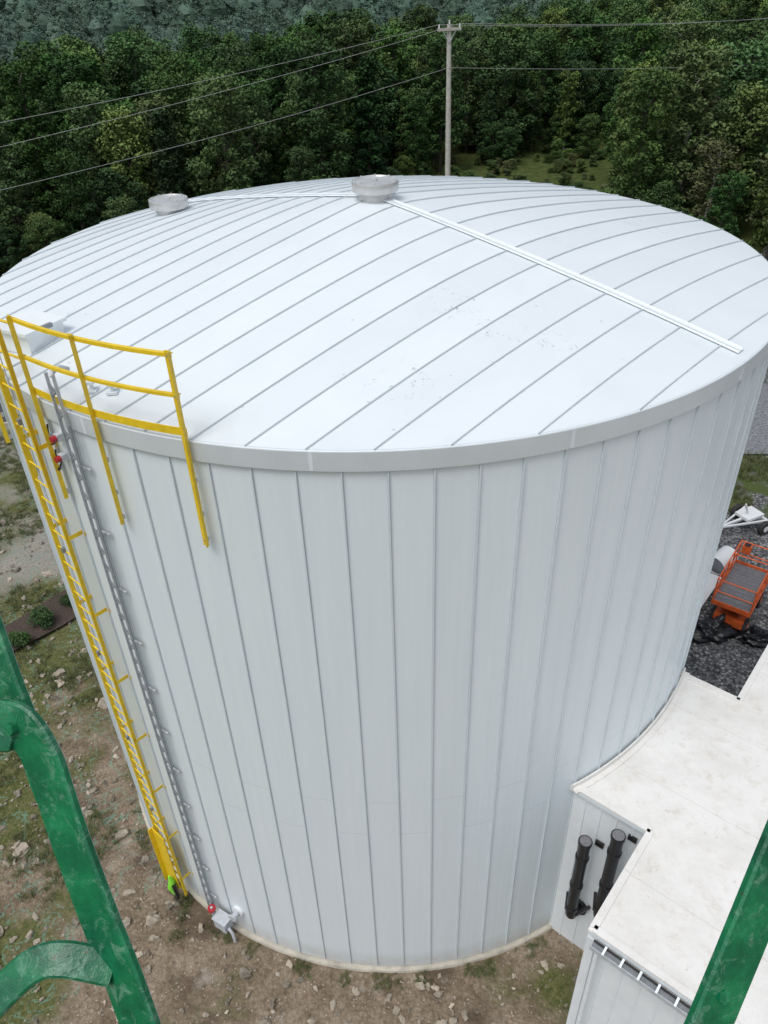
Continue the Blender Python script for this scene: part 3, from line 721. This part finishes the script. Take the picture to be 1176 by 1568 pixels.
for (x,y_,s_) in ((-11.2,3.8,.52),(-10.6,4.75,.46),(-11.6,2.95,.44)):
    cc=[[random.uniform(-.5,.5)*s_,random.uniform(-.5,.5)*s_,s_*random.uniform(.4,.9)] for _ in range(16)]
    sb=MB(); sb.tube([(0,0,-.1),(0,0,s_*.8)],.02,'bark',6); o=leafmesh('shrub',np.array(cc),[s_*.45]*16,130,.035,'leafd',sb); o.location=(x,y_,.05)
rc=bpy.data.collections.new('rock_kinds')
for i in range(6):
    b=MB(); n1_,m1=9,6; vs=[];fs=[]; sx,sy,sz=random.uniform(.8,1.4),random.uniform(.55,1),random.uniform(.35,.7)
    for a in range(m1+1):
        th=math.pi*a/m1
        for j in range(n1_):
            q=2*math.pi*j/n1_; d=Vector((math.cos(q)*math.sin(th),math.sin(q)*math.sin(th),math.cos(th)))
            f=1+.8*noise.noise(d*1.5+Vector((i*7,0,0)))+.3*noise.noise(d*4+Vector((i*3,2,0)))
            f*=1/max(.75,max(abs(d.x),abs(d.y),abs(d.z)))
            vs.append((d.x*sx*f,d.y*sy*f,d.z*sz*f))
    fs=[(a*n1_+j,(a+1)*n1_+j,(a+1)*n1_+(j+1)%n1_,a*n1_+(j+1)%n1_) for a in range(m1) for j in range(n1_)]
    b.add(vs,fs,'rock'); b.obj('rock_kind_%d'%i,coll=rc)
pts=[];rots=[];scl=[];ix=[]
for _ in range(15000):
    x=random.uniform(-16,5); y_=random.uniform(-12,12); r=math.hypot(x,y_)
    if r<7.2 or (x>2.5 and y_>-5): continue
    if random.random()<.45 and noise.noise(Vector((x*.6,y_*.6,8)))<0: continue
    s_=.013+.075*random.random()**5.5
    if random.random()<.006: s_=random.uniform(.08,.18)
    pts.append((x,y_,.0+s_*.1)); rots.append((random.uniform(-.6,.6),random.uniform(-.6,.6),random.uniform(0,6.28))); scl.append((s_,s_,s_)); ix.append(random.randrange(6))
scatter('ground_rocks',rc,pts,rots,scl,ix)
gc=bpy.data.collections.new('grass_kinds')
for i in range(3):
    V=[];Fq=[];T=[]
    for j in range(46):
        q=random.uniform(0,6.28); r=random.uniform(0,.16); bx,by=r*math.cos(q),r*math.sin(q); hgt=random.uniform(.05,.2); ln=random.uniform(.02,.14); q2=random.uniform(0,6.28)
        w_=.006; o_=len(V); px_,py_=math.cos(q2+1.57)*w_,math.sin(q2+1.57)*w_
        V+=[(bx-px_,by-py_,0),(bx+px_,by+py_,0),(bx+math.cos(q2)*ln,by+math.sin(q2)*ln,hgt)]; Fq.append((o_,o_+1,o_+2)); T.append(random.random())
    me=bpy.data.meshes.new('grass_kind_%d'%i); me.from_pydata(V,[],Fq); me.materials.append(M['grassb']); at=me.attributes.new('tone','FLOAT','FACE'); at.data.foreach_set('value',T)
    gc.objects.link(bpy.data.objects.new('grass_kind_%d'%i,me))
pts=[];rots=[];scl=[];ix=[]
for _ in range(11000):
    x=random.uniform(-22,-4); y_=random.uniform(-11,17)
    if math.hypot(x,y_)<7.4: continue
    if noise.noise(Vector((x*.35,y_*.35,1)))+(-x-9)*.05<.04+.15*random.random(): continue
    s_=random.uniform(.5,1.2); pts.append((x,y_,0)); rots.append((0,0,random.uniform(0,6.28))); scl.append((s_,s_,s_)); ix.append(random.randrange(3))
for _ in range(600):
    az=random.uniform(-155,-60); q=pol(az,R+random.uniform(.12,.4)); s_=random.uniform(.2,.6)
    if noise.noise(Vector((az*.2,0,0)))<.0: continue
    pts.append((q.x,q.y,0)); rots.append((0,0,random.uniform(0,6.28))); scl.append((s_,s_,s_)); ix.append(random.randrange(3))
for _ in range(1600):
    x=random.uniform(9,22); y_=random.uniform(8.5,12.8)
    if noise.noise(Vector((x*.5,y_*.5,4)))<-.05: continue
    s_=random.uniform(.6,1.6); pts.append((x,y_,0)); rots.append((0,0,random.uniform(0,6.28))); scl.append((s_,s_,s_)); ix.append(random.randrange(3))
scatter('grass_tufts',gc,pts,rots,scl,ix)

# ---------------- light ----------------
W=bpy.data.worlds.new('World'); S.world=W; W.use_nodes=True; nt=W.node_tree; bg=nt.nodes['Background']
sk=nt.nodes.new('ShaderNodeTexSky'); sk.sky_type='NISHITA'; sk.sun_disc=False
sdv=Vector((-.35,-.45,1.15)).normalized(); el=math.asin(sdv.z)
sk.sun_elevation=el; sk.sun_rotation=math.atan2(sdv.x,sdv.y); sk.dust_density=3; sk.air_density=1
hs=nt.nodes.new('ShaderNodeHueSaturation'); hs.inputs['Saturation'].default_value=.46
nt.links.new(sk.outputs[0],hs.inputs['Color']); nt.links.new(hs.outputs[0],bg.inputs[0]); bg.inputs[1].default_value=.15
sl=bpy.data.lights.new('sun','SUN'); sl.energy=1.25; sl.angle=math.radians(25); sl.color=(1,.99,.97)
so=bpy.data.objects.new('sun',sl); ROOT.objects.link(so); so.rotation_euler=(-sdv).to_track_quat('-Z','Y').to_euler()
# ---------------- camera ----------------
f,th,ro,yaw,D,hh=1183.4298,.6146,.0366,-.0038,14.6907,17.0899
fw=Vector((math.sin(yaw)*math.cos(th),math.cos(yaw)*math.cos(th),-math.sin(th))); r1=Vector((math.cos(yaw),-math.sin(yaw),0)); u1=r1.cross(fw)
r2=r1*math.cos(ro)-u1*math.sin(ro); u2=u1*math.cos(ro)+r1*math.sin(ro)
cam=bpy.data.cameras.new('camera'); co=bpy.data.objects.new('camera',cam); ROOT.objects.link(co)
mw=Matrix((r2,u2,-fw)).transposed().to_4x4(); mw.translation=Vector((0,-D,hh)); co.matrix_world=mw
cam.sensor_fit='VERTICAL'; cam.sensor_height=36; cam.lens=36*f/1568; cam.clip_start=.05; cam.clip_end=4000
S.camera=co
